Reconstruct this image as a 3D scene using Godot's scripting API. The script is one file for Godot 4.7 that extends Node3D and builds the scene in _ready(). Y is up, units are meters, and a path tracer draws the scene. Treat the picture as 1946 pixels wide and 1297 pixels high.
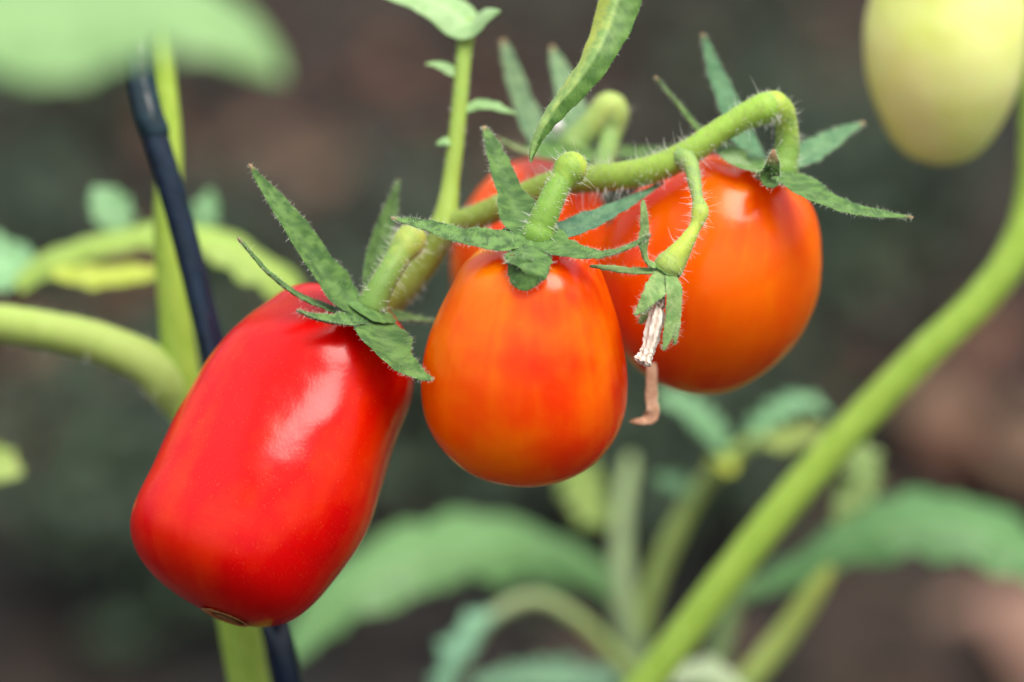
extends Node3D
# A truss of ripening plum tomatoes on the vine, photographed close up under an overcast sky.
# Sizes are real: the frame is about 19 cm wide where the fruit hangs, the camera stands 0.6 m away and looks 25 degrees down.

const MM := 0.001
const PX := 0.0001                       # one photograph pixel at the fruit, in metres
const REACH := 0.6                       # metres from the camera to the fruit
const PITCH := 25.0
const HEIGHT := 0.45                     # the fruit hangs this high above the soil

var right := Vector3.RIGHT
var up := Vector3.UP
var near := Vector3.BACK                 # towards the camera
var centre := Vector3(0, HEIGHT, 0)
var rng := RandomNumberGenerator.new()
var noise := FastNoiseLite.new()
var mats := {}
var taken := {}
var calyx_axis := Vector3.UP             # where the calyx in hand looks (right, up, near)


func _ready() -> void:
	rng.seed = 20417
	noise.seed = 77
	noise.noise_type = FastNoiseLite.TYPE_SIMPLEX_SMOOTH
	noise.frequency = 1.0
	noise.fractal_octaves = 3
	var p := deg_to_rad(PITCH)
	near = Vector3(0, sin(p), cos(p))
	up = Vector3(0, cos(p), -sin(p))
	# --- camera
	var cam := Camera3D.new()
	cam.name = "camera"
	add_child(cam)
	cam.transform = Transform3D(Basis(right, up, near), centre + near * REACH)
	var half := 1297.0 * 0.5 * PX / REACH
	var lens := CameraAttributesPhysical.new()
	lens.frustum_focal_length = 12.0 / half
	lens.frustum_focus_distance = REACH - 0.006
	lens.frustum_near = 0.02
	lens.frustum_far = 200.0
	lens.exposure_aperture = 4.6
	cam.attributes = lens
	cam.keep_aspect = Camera3D.KEEP_HEIGHT
	cam.fov = rad_to_deg(2.0 * atan(half))
	cam.near = 0.02
	cam.far = 200.0
	cam.current = true
	# --- sky and light: overcast, brightest overhead
	var sm := ProceduralSkyMaterial.new()
	sm.sky_top_color = Color(0.93, 0.96, 1.0)
	sm.sky_horizon_color = Color(0.50, 0.52, 0.54)
	sm.sky_curve = 0.5
	sm.ground_bottom_color = Color(0.16, 0.14, 0.11)
	sm.ground_horizon_color = Color(0.3, 0.3, 0.28)
	sm.sun_angle_max = 1.0
	var sky := Sky.new()
	sky.sky_material = sm
	var env := Environment.new()
	env.background_mode = Environment.BG_SKY
	env.sky = sky
	env.background_energy_multiplier = 0.47
	env.tonemap_mode = Environment.TONE_MAPPER_LINEAR
	env.tonemap_exposure = 3.6
	env.sdfgi_enabled = true
	env.ssao_enabled = true
	env.ssil_enabled = true
	var we := WorldEnvironment.new()
	we.name = "world_environment"
	we.environment = env
	add_child(we)
	var sun := DirectionalLight3D.new()
	sun.name = "sun"
	sun.light_energy = 0.5
	sun.light_angular_distance = 40.0
	sun.light_color = Color(1.0, 0.97, 0.93)
	sun.shadow_enabled = true
	add_child(sun)
	sun.look_at_from_position(Vector3.ZERO, -(right * 0.27 + up * 0.78 + near * 0.57), Vector3.BACK)
	make_materials()
	build_ground()
	build_background_plants()
	build_vine_and_stake()
	build_fruit()
	build_truss()
	build_front_leaves()


# ---------------------------------------------------------------- placing

func at(x: float, y: float, z: float) -> Vector3:
	# the point seen at photograph pixel (x, y), z millimetres nearer to the camera than the fruit
	var s := (REACH - z * MM) / REACH
	return centre + right * ((x - 973.0) * PX * s) + up * ((648.5 - y) * PX * s) + near * (z * MM)


func px(w: float, z: float) -> float:
	return w * PX * (REACH - z * MM) / REACH


func on_ground(x: float, y: float, lift := 0.0) -> Vector3:
	var eye := centre + near * REACH
	var d := at(x, y, 0) - eye
	return eye + d * ((lift - eye.y) / d.y)


func axes(v: Vector3) -> Vector3:
	return (right * v.x + up * v.y + near * v.z).normalized()


func cr(a, b, c, d, t: float):
	return 0.5 * ((2.0 * b) + (c - a) * t + (2.0 * a - 5.0 * b + 4.0 * c - d) * t * t + (3.0 * b - a - 3.0 * c + d) * t * t * t)


func path(pts: Array, n: int) -> Dictionary:
	# pts: [x, y, z, radius in pixels]; a smooth curve through them with n steps a span
	var q: Array[Vector3] = []
	var r: Array[float] = []
	for e in pts:
		q.append(at(e[0], e[1], e[2]))
		r.append(px(e[3], e[2]))
	var pos := PackedVector3Array()
	var rad := PackedFloat32Array()
	var last := q.size() - 1
	for i in last:
		for k in n + (1 if i == last - 1 else 0):
			var t := float(k) / n
			pos.append(cr(q[maxi(i - 1, 0)], q[i], q[i + 1], q[mini(i + 2, last)], t))
			rad.append(maxf(cr(r[maxi(i - 1, 0)], r[i], r[i + 1], r[mini(i + 2, last)], t), 0.00001))
	return {"pos": pos, "rad": rad}


# ---------------------------------------------------------------- meshes

func grid(rows: Array, cols: Array, uvs: Array = []) -> ArrayMesh:
	# rows of points that close round each ring; normals point along (round the ring) x (along the rows)
	var m := rows.size()
	var n: int = rows[0].size()
	var v := PackedVector3Array()
	var nor := PackedVector3Array()
	var c := PackedColorArray()
	var uv := PackedVector2Array()
	var idx := PackedInt32Array()
	for i in m:
		var a: PackedVector3Array = rows[maxi(i - 1, 0)]
		var b: PackedVector3Array = rows[mini(i + 1, m - 1)]
		var r: PackedVector3Array = rows[i]
		for j in n:
			v.append(r[j])
			var du: Vector3 = r[(j + 1) % n] - r[(j + n - 1) % n]
			if du.length_squared() < 1e-13:
				var rr: PackedVector3Array = b if i == 0 else a
				du = rr[(j + 1) % n] - rr[(j + n - 1) % n]
			var nn: Vector3 = du.cross(b[j] - a[j])
			nor.append(nn.normalized() if nn.length_squared() > 1e-24 else Vector3.UP)
			c.append(cols[i][j])
			uv.append(Vector2(float(j) / n, float(i) / (m - 1)))
	for i in m - 1:
		for j in n:
			var k := (j + 1) % n
			idx.append_array(PackedInt32Array([i * n + j, (i + 1) * n + j, i * n + k, i * n + k, (i + 1) * n + j, (i + 1) * n + k]))
	# the two ends of the sweep
	for e in [0, m - 1]:
		var mid := Vector3.ZERO
		for j in n:
			mid += rows[e][j]
		mid /= n
		var dir: Vector3 = (rows[1][0] - rows[0][0]) * (-1.0 if e == 0 else 1.0)
		var w := v.size()
		v.append(mid)
		nor.append(dir.normalized())
		c.append(cols[e][0])
		uv.append(Vector2(0.5, 0.0 if e == 0 else 1.0))
		for j in n:
			var k := (j + 1) % n
			if e == 0:
				idx.append_array(PackedInt32Array([w, j, k]))
			else:
				idx.append_array(PackedInt32Array([w, e * n + k, e * n + j]))
	return surface(v, nor, c, uv, idx)


func surface(v: PackedVector3Array, nor: PackedVector3Array, c: PackedColorArray, uv: PackedVector2Array, idx: PackedInt32Array) -> ArrayMesh:
	var arr := []
	arr.resize(Mesh.ARRAY_MAX)
	arr[Mesh.ARRAY_VERTEX] = v
	arr[Mesh.ARRAY_NORMAL] = nor
	arr[Mesh.ARRAY_COLOR] = c
	arr[Mesh.ARRAY_TEX_UV] = uv
	arr[Mesh.ARRAY_INDEX] = idx
	var mesh := ArrayMesh.new()
	mesh.add_surface_from_arrays(Mesh.PRIMITIVE_TRIANGLES, arr)
	return mesh


func mixc(a: Color, b: Color, t: float) -> Color:
	return a.lerp(b, clampf(t, 0.0, 1.0))


func stalk_mesh(pts: Array, paint: Callable, sides := 14, n := 10, rough := 0.04) -> Dictionary:
	# a round stem; paint(share of the length, noise) gives its colour
	var c := path(pts, n)
	var pos: PackedVector3Array = c.pos
	var rows := []
	var cols := []
	var side := Vector3.ZERO
	var last := pos.size() - 1
	for i in pos.size():
		var t := (pos[mini(i + 1, last)] - pos[maxi(i - 1, 0)]).normalized()
		if side == Vector3.ZERO:
			side = near.cross(t).normalized()
		side = (side - t * side.dot(t)).normalized()
		var other := t.cross(side)
		var ring := PackedVector3Array()
		var tint := PackedColorArray()
		for j in sides:
			var a := TAU * j / sides
			var d := side * cos(a) + other * sin(a)
			var q: Vector3 = pos[i] + d * c.rad[i]
			var w := noise.get_noise_3dv(q * 260.0)
			var f := noise.get_noise_3dv(q * 900.0 + Vector3(9, 3, 1))
			q += d * c.rad[i] * rough * (w + 0.7 * f)
			ring.append(q)
			tint.append(paint.call(float(i) / last, w + 0.6 * f))
		rows.append(ring)
		cols.append(tint)
	c.mesh = grid(rows, cols)
	return c


func blade_mesh(pts: Array, face0: Vector3, face1: Vector3, paint: Callable, opt := {}) -> Dictionary:
	# a leaf or sepal with thickness: pts carry half widths; face is where its upper side looks at base and tip (right, up, near)
	var c := path(pts, opt.get("n", 10))
	var pos: PackedVector3Array = c.pos
	var thick: float = opt.get("thick", 0.35) * MM
	var fold: float = opt.get("fold", 0.12)
	var wavy: float = opt.get("wavy", 0.12)
	var freq: float = opt.get("freq", 7.0)
	var sides: int = opt.get("sides", 20)
	var twist: float = opt.get("twist", 0.0)
	var seed_at: float = pts[0][0] * 0.37 + pts[0][1] * 0.11
	var rows := []
	var cols := []
	var tops := []
	var last := pos.size() - 1
	for i in pos.size():
		var s := float(i) / last
		var lifted := smoothstep(0.0, 0.4, s) if opt.get("flat_base", false) else 1.0
		var t := (pos[mini(i + 1, last)] - pos[maxi(i - 1, 0)]).normalized()
		var f := axes(face0.lerp(face1, s))
		f = f.rotated(t, twist * s)
		var w := f.cross(t).normalized()
		var b := t.cross(w)
		var ring := PackedVector3Array()
		var tint := PackedColorArray()
		for j in sides:
			var a := TAU * j / sides
			var u := cos(a)
			var h := sin(a)
			var edge := 1.0 + lifted * wavy * noise.get_noise_2d(s * freq + seed_at, 5.0 + signf(u) * 9.0) * 2.0
			var half: float = c.rad[i] * edge
			var rib := 0.5 * exp(-u * u * 60.0)
			var th: float = minf(thick, half * 0.8) * (h + (rib if h < 0.0 else -rib) * -0.6)
			var lift: float = lifted * fold * half * (pow(absf(u), 1.4)) + lifted * half * wavy * 0.8 * u * u * noise.get_noise_2d(s * freq * 0.8 + seed_at, 40.0 + signf(u) * 4.0)
			var q: Vector3 = pos[i] + w * (half * u) + b * (th + lift)
			q += b * (opt.get("pucker", 0.06) * MM * 2.0 * noise.get_noise_3dv(q * opt.get("grain", 420.0)))
			ring.append(q)
			tint.append(paint.call(s, u, h, noise.get_noise_3dv(q * 330.0) + 0.6 * noise.get_noise_3dv(q * 1500.0)))
		rows.append(ring)
		cols.append(tint)
		tops.append([ring, w, b])
	c.mesh = grid(rows, cols)
	c.tops = tops
	return c


func fruit_mesh(top: Vector3, bottom: Vector3, outline_l: Array, outline_r: Array, opt: Dictionary, paint: Callable) -> Dictionary:
	# A plum tomato: rings round an axis from stalk to blossom end, wider or narrower as its two flanks are.
	var p0 := at(top.x, top.y, top.z)
	var p1 := at(bottom.x, bottom.y, bottom.z)
	var ax := p1 - p0
	var long := ax.length()
	ax /= long
	var w := near.cross(ax).normalized()
	var v := ax.cross(w)
	var zc := (top.z + bottom.z) * 0.5
	var tabs := []
	for k in 2:
		var tab := [[0.0, 0.0]]
		for e in [outline_l, outline_r][k]:
			var d := at(e[0], e[1], zc) - (p0 + near * (zc - top.z) * MM)
			var s := clampf(d.dot(ax - near * ax.dot(near)) / (ax - near * ax.dot(near)).length_squared() / long, 0.002, 0.998)
			tab.append([acos(1.0 - 2.0 * s), absf(d.dot(w))])
		tab.append([PI, 0.0])
		tabs.append(tab)
	var nr: int = opt.get("rings", 150)
	var ns: int = opt.get("sides", 180)
	var dep: float = opt.get("depth", 0.97)
	var dimple: float = opt.get("dimple", 2.4) * MM
	var rows := []
	var cols := []
	for i in nr + 1:
		var th := PI * i / nr
		th = clampf(th, 0.004, PI - 0.004)
		var s := (1.0 - cos(th)) * 0.5
		var l := lookup(tabs[0], th)
		var r := lookup(tabs[1], th)
		var ring := PackedVector3Array()
		var tint := PackedColorArray()
		for j in ns:
			var a := TAU * j / ns
			var c := cos(a)
			var h := sin(a)
			var half := (l + r) * 0.5
			var off := w * ((r - l) * 0.5 + half * c) + v * (half * dep * h)
			var lobe: float = 1.0 + opt.get("lobe", 0.02) * cos(opt.get("lobes", 4.0) * a + opt.get("phase", 0.0)) * exp(-s * opt.get("fade", 2.6))
			off *= lobe
			var q: Vector3 = p0 + ax * (long * s) + off
			var rr := off.length() / (0.0065)
			if s < 0.5:
				q += ax * dimple * exp(-rr * rr)
			else:
				q -= ax * dimple * 0.25 * exp(-rr * rr * 9.0)
			for e in opt.get("dents", []):
				var g: Vector3 = q - at(e[0], e[1], e[2])
				q -= (off.normalized()) * e[4] * MM * exp(-g.length_squared() / (e[3] * MM * e[3] * MM))
			q += off.normalized() * (0.00012 * noise.get_noise_3dv(q * 90.0))
			ring.append(q)
			tint.append(paint.call(s, a, q))
		rows.append(ring)
		cols.append(tint)
	return {"rows": rows, "mesh": grid(rows, cols), "top": p0 + ax * dimple, "axis": ax, "bottom": p1}


func lookup(tab: Array, x: float) -> float:
	# monotone cubic through the table
	var n := tab.size()
	for i in n - 1:
		if x <= tab[i + 1][0] or i == n - 2:
			var h: float = tab[i + 1][0] - tab[i][0]
			var t := clampf((x - tab[i][0]) / h, 0.0, 1.0)
			var d: float = (tab[i + 1][1] - tab[i][1]) / h
			var d0: float = d if i == 0 else 0.5 * (d + (tab[i][1] - tab[i - 1][1]) / (tab[i][0] - tab[i - 1][0]))
			var d1: float = d if i == n - 2 else 0.5 * (d + (tab[i + 2][1] - tab[i + 1][1]) / (tab[i + 2][0] - tab[i + 1][0]))
			var t2 := t * t
			var t3 := t2 * t
			return maxf(0.0, (2 * t3 - 3 * t2 + 1) * tab[i][1] + (t3 - 2 * t2 + t) * h * d0 + (-2 * t3 + 3 * t2) * tab[i + 1][1] + (t3 - t2) * h * d1)
	return 0.0


# ---------------------------------------------------------------- fine hairs

class Fuzz:
	var v := PackedVector3Array()
	var nor := PackedVector3Array()
	var c := PackedColorArray()
	var uv := PackedVector2Array()
	var idx := PackedInt32Array()

	func strand(from: Vector3, dir: Vector3, bend: Vector3, long: float, r: float, tint: Color) -> void:
		var side := dir.cross(Vector3(0.31, 0.57, 0.76)).normalized()
		var other := dir.cross(side).normalized()
		var base := v.size()
		for k in 4:
			var t := k / 3.0
			var q := from + dir * (long * t) + bend * (long * t * t)
			var rr := r * (1.0 - 0.75 * t)
			for j in 3:
				var d := side * cos(TAU * j / 3.0) + other * sin(TAU * j / 3.0)
				v.append(q + d * rr)
				nor.append(d)
				c.append(tint)
				uv.append(Vector2(0, t))
		for k in 3:
			for j in 3:
				var a := base + k * 3 + j
				var b := base + k * 3 + (j + 1) % 3
				idx.append_array(PackedInt32Array([a, a + 3, b, b, a + 3, b + 3]))


func jitter() -> Vector3:
	return Vector3(rng.randf_range(-1, 1), rng.randf_range(-1, 1), rng.randf_range(-1, 1))


func stem_fuzz(c: Dictionary, count: int, longest: float, from := 0.0, to := 1.0, f: Fuzz = null, thick := 0.045) -> Fuzz:
	if f == null:
		f = Fuzz.new()
	var pos: PackedVector3Array = c.pos
	for k in count:
		var i := clampi(int(rng.randf_range(from, to) * (pos.size() - 1)), 0, pos.size() - 2)
		var t := (pos[i + 1] - pos[i]).normalized()
		var q := pos[i].lerp(pos[i + 1], rng.randf())
		var d := jitter()
		d = (d - t * d.dot(t)).normalized()
		var long := longest * MM * (0.25 + 0.75 * pow(rng.randf(), 1.8))
		f.strand(q + d * c.rad[i] * 0.95, (d + jitter() * 0.25).normalized(), jitter() * 0.35, long, thick * MM, Color(0.86, 0.87, 0.80))
	return f


func blade_fuzz(c: Dictionary, count: int, longest: float, f: Fuzz = null, edge_share := 0.45) -> Fuzz:
	if f == null:
		f = Fuzz.new()
	for k in count:
		var e: Array = c.tops[rng.randi_range(2, c.tops.size() - 2)]
		var ring: PackedVector3Array = e[0]
		var a := rng.randf() * TAU if rng.randf() > edge_share else rng.randfn() * 0.2 + (PI if rng.randf() < 0.5 else 0.0)
		var at_j := posmod(int(a / TAU * ring.size()), ring.size())
		var u := cos(TAU * at_j / ring.size())
		var h := sin(TAU * at_j / ring.size())
		var d: Vector3 = (e[1] * pow(u, 7.0) * 1.5 + e[2] * h).normalized()
		f.strand(ring[at_j], (d + jitter() * 0.5).normalized(), jitter() * 0.5, longest * MM * (0.25 + 0.75 * pow(rng.randf(), 1.6)), 0.026 * MM, Color(0.70, 0.78, 0.62))
	return f


func fuzz_part(f: Fuzz, parent: Node3D, called := "hair") -> void:
	var o := part(called, surface(f.v, f.nor, f.c, f.uv, f.idx), mats.hair, parent)
	o.set_meta("kind", "stuff")


# ---------------------------------------------------------------- objects

func numbered(called: String) -> String:
	taken[called] = taken.get(called, -1) + 1
	return called if taken[called] == 0 else "%s_%03d" % [called, taken[called]]


func thing(called: String, label: String, category: String, base: Vector3, group := "") -> Node3D:
	var o := Node3D.new()
	o.name = numbered(called)
	add_child(o)
	o.position = base
	o.set_meta("label", label)
	o.set_meta("category", category)
	if group:
		o.set_meta("group", group)
	return o


func part(called: String, mesh: Mesh, m: Material, parent: Node3D, label := "") -> MeshInstance3D:
	# meshes are laid out in the world's axes; the part is set back by its parents' places
	var o := MeshInstance3D.new()
	o.name = called
	o.mesh = mesh
	o.material_override = m
	parent.add_child(o, true)
	if parent.get_parent() == self:
		o.position = -parent.position
	if label:
		o.set_meta("label", label)
	return o


func make_materials() -> void:
	var skin := StandardMaterial3D.new()
	skin.resource_name = "tomato_skin"
	skin.vertex_color_use_as_albedo = true
	skin.roughness = 0.23
	skin.metallic_specular = 0.39
	skin.subsurf_scatter_enabled = true
	skin.subsurf_scatter_strength = 0.85
	var fine := NoiseTexture2D.new()
	fine.width = 512
	fine.height = 512
	fine.seamless = true
	var fnl := FastNoiseLite.new()
	fnl.seed = 4
	fnl.frequency = 0.05
	fine.noise = fnl
	skin.heightmap_enabled = true
	skin.heightmap_texture = fine
	skin.heightmap_scale = 0.0012
	skin.uv1_scale = Vector3(6, 4, 1)
	var marks := Image.create(1024, 1024, true, Image.FORMAT_RGBA8)
	marks.fill(Color(1.0, 0.7, 0.4, 0.0))
	for k in 800:
		var x := rng.randf() * 1024.0
		var y := rng.randf() * 1024.0
		var a := rng.randf_range(-0.5, 0.5) + 2.4
		var long := rng.randf_range(2.0, 16.0) if rng.randf() < 0.5 else rng.randf_range(0.0, 2.0)
		var strong := rng.randf_range(0.08, 0.5)
		var steps := int(long * 2.0) + 1
		for i in steps:
			var t := float(i) / maxf(1.0, steps - 1)
			var qx := int(x + cos(a) * long * t + sin(t * 3.0) * 0.8)
			var qy := int(y + sin(a) * long * t)
			marks.set_pixel(posmod(qx, 1024), posmod(qy, 1024), Color(1.0, 0.72, 0.42, strong))
			if k % 3 == 0:
				marks.set_pixel(posmod(qx + 1, 1024), posmod(qy, 1024), Color(1.0, 0.72, 0.42, strong * 0.8))
	skin.detail_enabled = true
	skin.detail_albedo = ImageTexture.create_from_image(marks)
	skin.detail_blend_mode = BaseMaterial3D.BLEND_MODE_MIX
	skin.detail_uv_layer = BaseMaterial3D.DETAIL_UV_1
	mats.skin = skin
	var pale := skin.duplicate() as StandardMaterial3D
	pale.resource_name = "unripe_skin"
	pale.detail_enabled = false
	pale.subsurf_scatter_strength = 0.35
	mats.pale_skin = pale
	mats.stem = plant("stem", 0.55, 0.25, 0.12, Color(0.25, 0.35, 0.08))
	mats.sepal = plant("sepal", 0.7, 0.35, 0.0, Color(0.3, 0.5, 0.12))
	mats.leaf = plant("leaf", 0.5, 0.3, 0.0, Color(0.42, 0.5, 0.10))
	mats.dry = plant("dry_flower", 0.8, 0.2, 0.0, Color(0.3, 0.25, 0.2))
	var hair := StandardMaterial3D.new()
	hair.resource_name = "plant_hair"
	hair.vertex_color_use_as_albedo = true
	hair.roughness = 0.45
	hair.backlight_enabled = true
	hair.backlight = Color(0.6, 0.6, 0.55)
	mats.hair = hair
	var stake := StandardMaterial3D.new()
	stake.resource_name = "coated_stake"
	stake.vertex_color_use_as_albedo = true
	stake.roughness = 0.24
	stake.metallic_specular = 0.5
	mats.stake = stake
	var soil := StandardMaterial3D.new()
	soil.resource_name = "soil"
	soil.vertex_color_use_as_albedo = true
	soil.roughness = 0.95
	mats.soil = soil


func plant(called: String, rough: float, sheen: float, sss: float, through: Color) -> StandardMaterial3D:
	var m := StandardMaterial3D.new()
	m.resource_name = called
	m.vertex_color_use_as_albedo = true
	m.roughness = rough
	m.metallic_specular = 0.4
	m.rim_enabled = sheen > 0.0
	m.rim = sheen * 0.5
	m.rim_tint = 0.4
	if sss > 0.0:
		m.subsurf_scatter_enabled = true
		m.subsurf_scatter_strength = sss
	m.backlight_enabled = true
	m.backlight = through
	return m


# ---------------------------------------------------------------- soil

func build_ground() -> void:
	var rows := []
	var n := 150
	var v := PackedVector3Array()
	var nor := PackedVector3Array()
	var c := PackedColorArray()
	var uv := PackedVector2Array()
	var idx := PackedInt32Array()
	for i in n + 1:
		for j in n + 1:
			var a := 2.0 * i / n - 1.0
			var b := 2.0 * j / n - 1.0
			var x := 0.9 * a + 30.0 * pow(a, 7.0)
			var z := -0.9 + 1.1 * b + 30.0 * pow(b, 7.0)
			var y := 0.018 * noise.get_noise_2d(x * 9.0, z * 9.0) + 0.006 * noise.get_noise_2d(x * 40.0, z * 40.0)
			v.append(Vector3(x, y - 0.01, z))
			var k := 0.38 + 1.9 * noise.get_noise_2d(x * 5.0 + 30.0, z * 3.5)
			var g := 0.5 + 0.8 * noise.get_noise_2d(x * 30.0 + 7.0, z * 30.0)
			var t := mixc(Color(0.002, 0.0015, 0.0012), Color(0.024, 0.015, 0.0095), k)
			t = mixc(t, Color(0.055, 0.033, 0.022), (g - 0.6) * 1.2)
			c.append(t)
			uv.append(Vector2(x, z))
			nor.append(Vector3.UP)
	for i in n:
		for j in n:
			var q := i * (n + 1) + j
			idx.append_array(PackedInt32Array([q, q + n + 1, q + 1, q + 1, q + n + 1, q + n + 2]))
	for i in range(1, n):
		for j in range(1, n):
			var q := i * (n + 1) + j
			nor[q] = (v[q + 1] - v[q - 1]).cross(v[q + n + 1] - v[q - n - 1]).normalized()
			if nor[q].y < 0:
				nor[q] = -nor[q]
	var o := MeshInstance3D.new()
	o.name = "ground"
	o.mesh = surface(v, nor, c, uv, idx)
	o.material_override = mats.soil
	o.set_meta("kind", "structure")
	o.set_meta("label", "dark brown garden soil far behind the tomatoes")
	add_child(o)
	# clods of earth and stones
	var clod := blob_mesh(8, 12)
	scatter("soil_clods", "small brown clods and stones lying on the soil", "soil", clod, mats.soil, 900, func(k):
		var q := Vector3(rng.randf_range(-0.75, 0.75), 0, rng.randf_range(-1.7, 0.1))
		var s := rng.randf_range(0.004, 0.016)
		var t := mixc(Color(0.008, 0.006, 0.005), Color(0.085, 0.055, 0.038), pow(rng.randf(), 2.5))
		return [Transform3D(Basis(Vector3.UP, rng.randf() * TAU).scaled(Vector3(s, s * 0.6, s)), q), t])
	# withered leaves on the soil
	var dry := litter_mesh()
	scatter("leaf_litter", "brown and beige withered leaves lying on the soil", "leaf litter", dry, mats.soil, 110, func(k):
		var spots := [[640, 260, 200], [1800, 700, 150], [1880, 900, 120], [700, 350, 160], [1600, 60, 150], [100, 700, 150], [300, 250, 200]]
		var e: Array = spots[k % spots.size()]
		if k < 5:
			e = [1875, 1215, 28]
		var q := on_ground(e[0] + rng.randfn() * e[2], e[1] + rng.randfn() * e[2] * 0.7, 0.006)
		var s := rng.randf_range(0.025, 0.065)
		var pal := [Color(0.10, 0.044, 0.026), Color(0.06, 0.027, 0.018), Color(0.13, 0.078, 0.048), Color(0.035, 0.020, 0.015)]
		var t: Color = pal[rng.randi() % 4]
		if k < 5:
			t = Color(0.20, 0.115, 0.085)
		var bs := Basis(Vector3.UP, rng.randf() * TAU) * Basis(Vector3.RIGHT, rng.randf_range(-0.5, 0.5))
		return [Transform3D(bs.scaled(Vector3.ONE * s), q), t])
	# low weeds between
	var weed := litter_mesh()
	scatter("ground_cover", "low dark green weeds covering patches of the soil", "weeds", weed, mats.leaf, 1700, func(k):
		var spots := [[60, 260, 150], [1150, 40, 170], [1500, 330, 130], [1620, 470, 120], [150, 1050, 170], [900, 820, 160], [1400, 850, 160], [380, 1130, 120], [1250, 800, 150], [1420, 60, 140], [450, 620, 90], [1000, 960, 180], [60, 560, 120], [700, 820, 150], [1560, 600, 130], [1150, 640, 200], [1350, 1000, 160], [820, 560, 120], [300, 950, 150], [200, 140, 160], [1750, 420, 110]]
		var e: Array = spots[k % spots.size()]
		var q := on_ground(e[0] + rng.randfn() * e[2] * 0.7, e[1] + rng.randfn() * e[2] * 0.6, 0.0)
		q.y = rng.randf_range(0.005, 0.07)
		var s := rng.randf_range(0.012, 0.03)
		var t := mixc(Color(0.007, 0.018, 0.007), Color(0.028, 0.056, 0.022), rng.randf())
		var bs := Basis(Vector3.UP, rng.randf() * TAU) * Basis(Vector3.RIGHT, rng.randf_range(-0.9, 0.9))
		return [Transform3D(bs.scaled(Vector3.ONE * s), q), t])


func scatter(called: String, label: String, category: String, mesh: Mesh, m: Material, count: int, place: Callable) -> void:
	var mm := MultiMesh.new()
	mm.transform_format = MultiMesh.TRANSFORM_3D
	mm.use_colors = true
	mm.mesh = mesh
	mm.instance_count = count
	for k in count:
		var e: Array = place.call(k)
		mm.set_instance_transform(k, e[0])
		mm.set_instance_color(k, e[1])
	var o := MultiMeshInstance3D.new()
	o.name = called
	o.multimesh = mm
	o.material_override = m
	o.set_meta("kind", "stuff")
	o.set_meta("label", label)
	o.set_meta("category", category)
	add_child(o)


func blob_mesh(nr: int, ns: int) -> ArrayMesh:
	var rows := []
	var cols := []
	for i in nr + 1:
		var th := clampf(PI * i / nr, 0.02, PI - 0.02)
		var ring := PackedVector3Array()
		var tint := PackedColorArray()
		for j in ns:
			var a := TAU * j / ns
			var d := Vector3(sin(th) * cos(a), cos(th), -sin(th) * sin(a))
			ring.append(d * (1.0 + 0.5 * noise.get_noise_3dv(d * 1.4)))
			tint.append(Color.WHITE)
		rows.append(ring)
		cols.append(tint)
	rows.reverse()
	return grid(rows, cols)


func litter_mesh() -> ArrayMesh:
	# an ovate leaf one unit long, arched and cupped
	var rows := []
	var cols := []
	for i in 11:
		var s := i / 10.0
		var half := maxf(0.32 * pow(sin(PI * pow(s, 0.8)), 0.8), 0.004)
		var ring := PackedVector3Array()
		var tint := PackedColorArray()
		for j in 10:
			var a := TAU * j / 10
			var u := cos(a)
			ring.append(Vector3(half * u, 0.012 * sin(a) + 0.35 * half * u * u + 0.25 * sin(PI * s), s - 0.5))
			tint.append(Color.WHITE)
		rows.append(ring)
		cols.append(tint)
	return grid(rows, cols)


# ---------------------------------------------------------------- colours

const GREEN := Color(0.090, 0.180, 0.042)
const DEEP := Color(0.034, 0.086, 0.019)
const LIME := Color(0.27, 0.42, 0.055)
const YELLOW_GREEN := Color(0.40, 0.52, 0.07)


func stem_paint(a: Color, b: Color) -> Callable:
	return func(s: float, n: float) -> Color:
		return mixc(a, b, s + 0.35 * n) * (1.0 + 0.18 * n)


func leaf_paint(a: Color, b: Color, under := Color(0.16, 0.25, 0.11)) -> Callable:
	return func(s: float, u: float, h: float, n: float) -> Color:
		var t := mixc(a, b, 0.5 + 0.8 * n)
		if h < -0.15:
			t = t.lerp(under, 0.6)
		return mixc(t, b * 1.25, exp(-u * u * 90.0) * 0.6)


func sepal_paint(a: Color, b: Color, tip := 0.94) -> Callable:
	return func(s: float, u: float, h: float, n: float) -> Color:
		var t := mixc(a, b, 0.45 + 1.5 * n)
		t = t.lerp(Color(0.17, 0.27, 0.11), exp(-u * u * 60.0) * 0.35)
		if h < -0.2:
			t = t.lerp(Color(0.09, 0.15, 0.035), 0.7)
		return mixc(t, Color(0.36, 0.21, 0.12), (s - tip + 0.03 * n) / (1.0 - tip) * 1.3)


# ---------------------------------------------------------------- tomatoes

func sepal(calyx: Node3D, pts: Array, f0: Vector3, f1: Vector3, fuzz: Fuzz, opt := {}) -> void:
	var a: Color = opt.get("a", DEEP * 1.25)
	var b: Color = opt.get("b", GREEN * 1.2)
	var o := {"thick": 0.3, "fold": 0.3, "wavy": 0.08, "pucker": 0.09, "n": 16, "sides": 26, "flat_base": true}
	o.merge(opt, true)
	pts = pts.duplicate(true)
	pts[0][3] *= 0.5
	for e in pts:
		e[3] *= 1.12
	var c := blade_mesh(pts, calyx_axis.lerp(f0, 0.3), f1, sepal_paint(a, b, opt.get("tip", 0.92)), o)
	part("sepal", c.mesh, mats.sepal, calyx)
	blade_fuzz(c, int(opt.get("hairs", 260) * 1.25), opt.get("hair_long", 1.0), fuzz)


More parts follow.
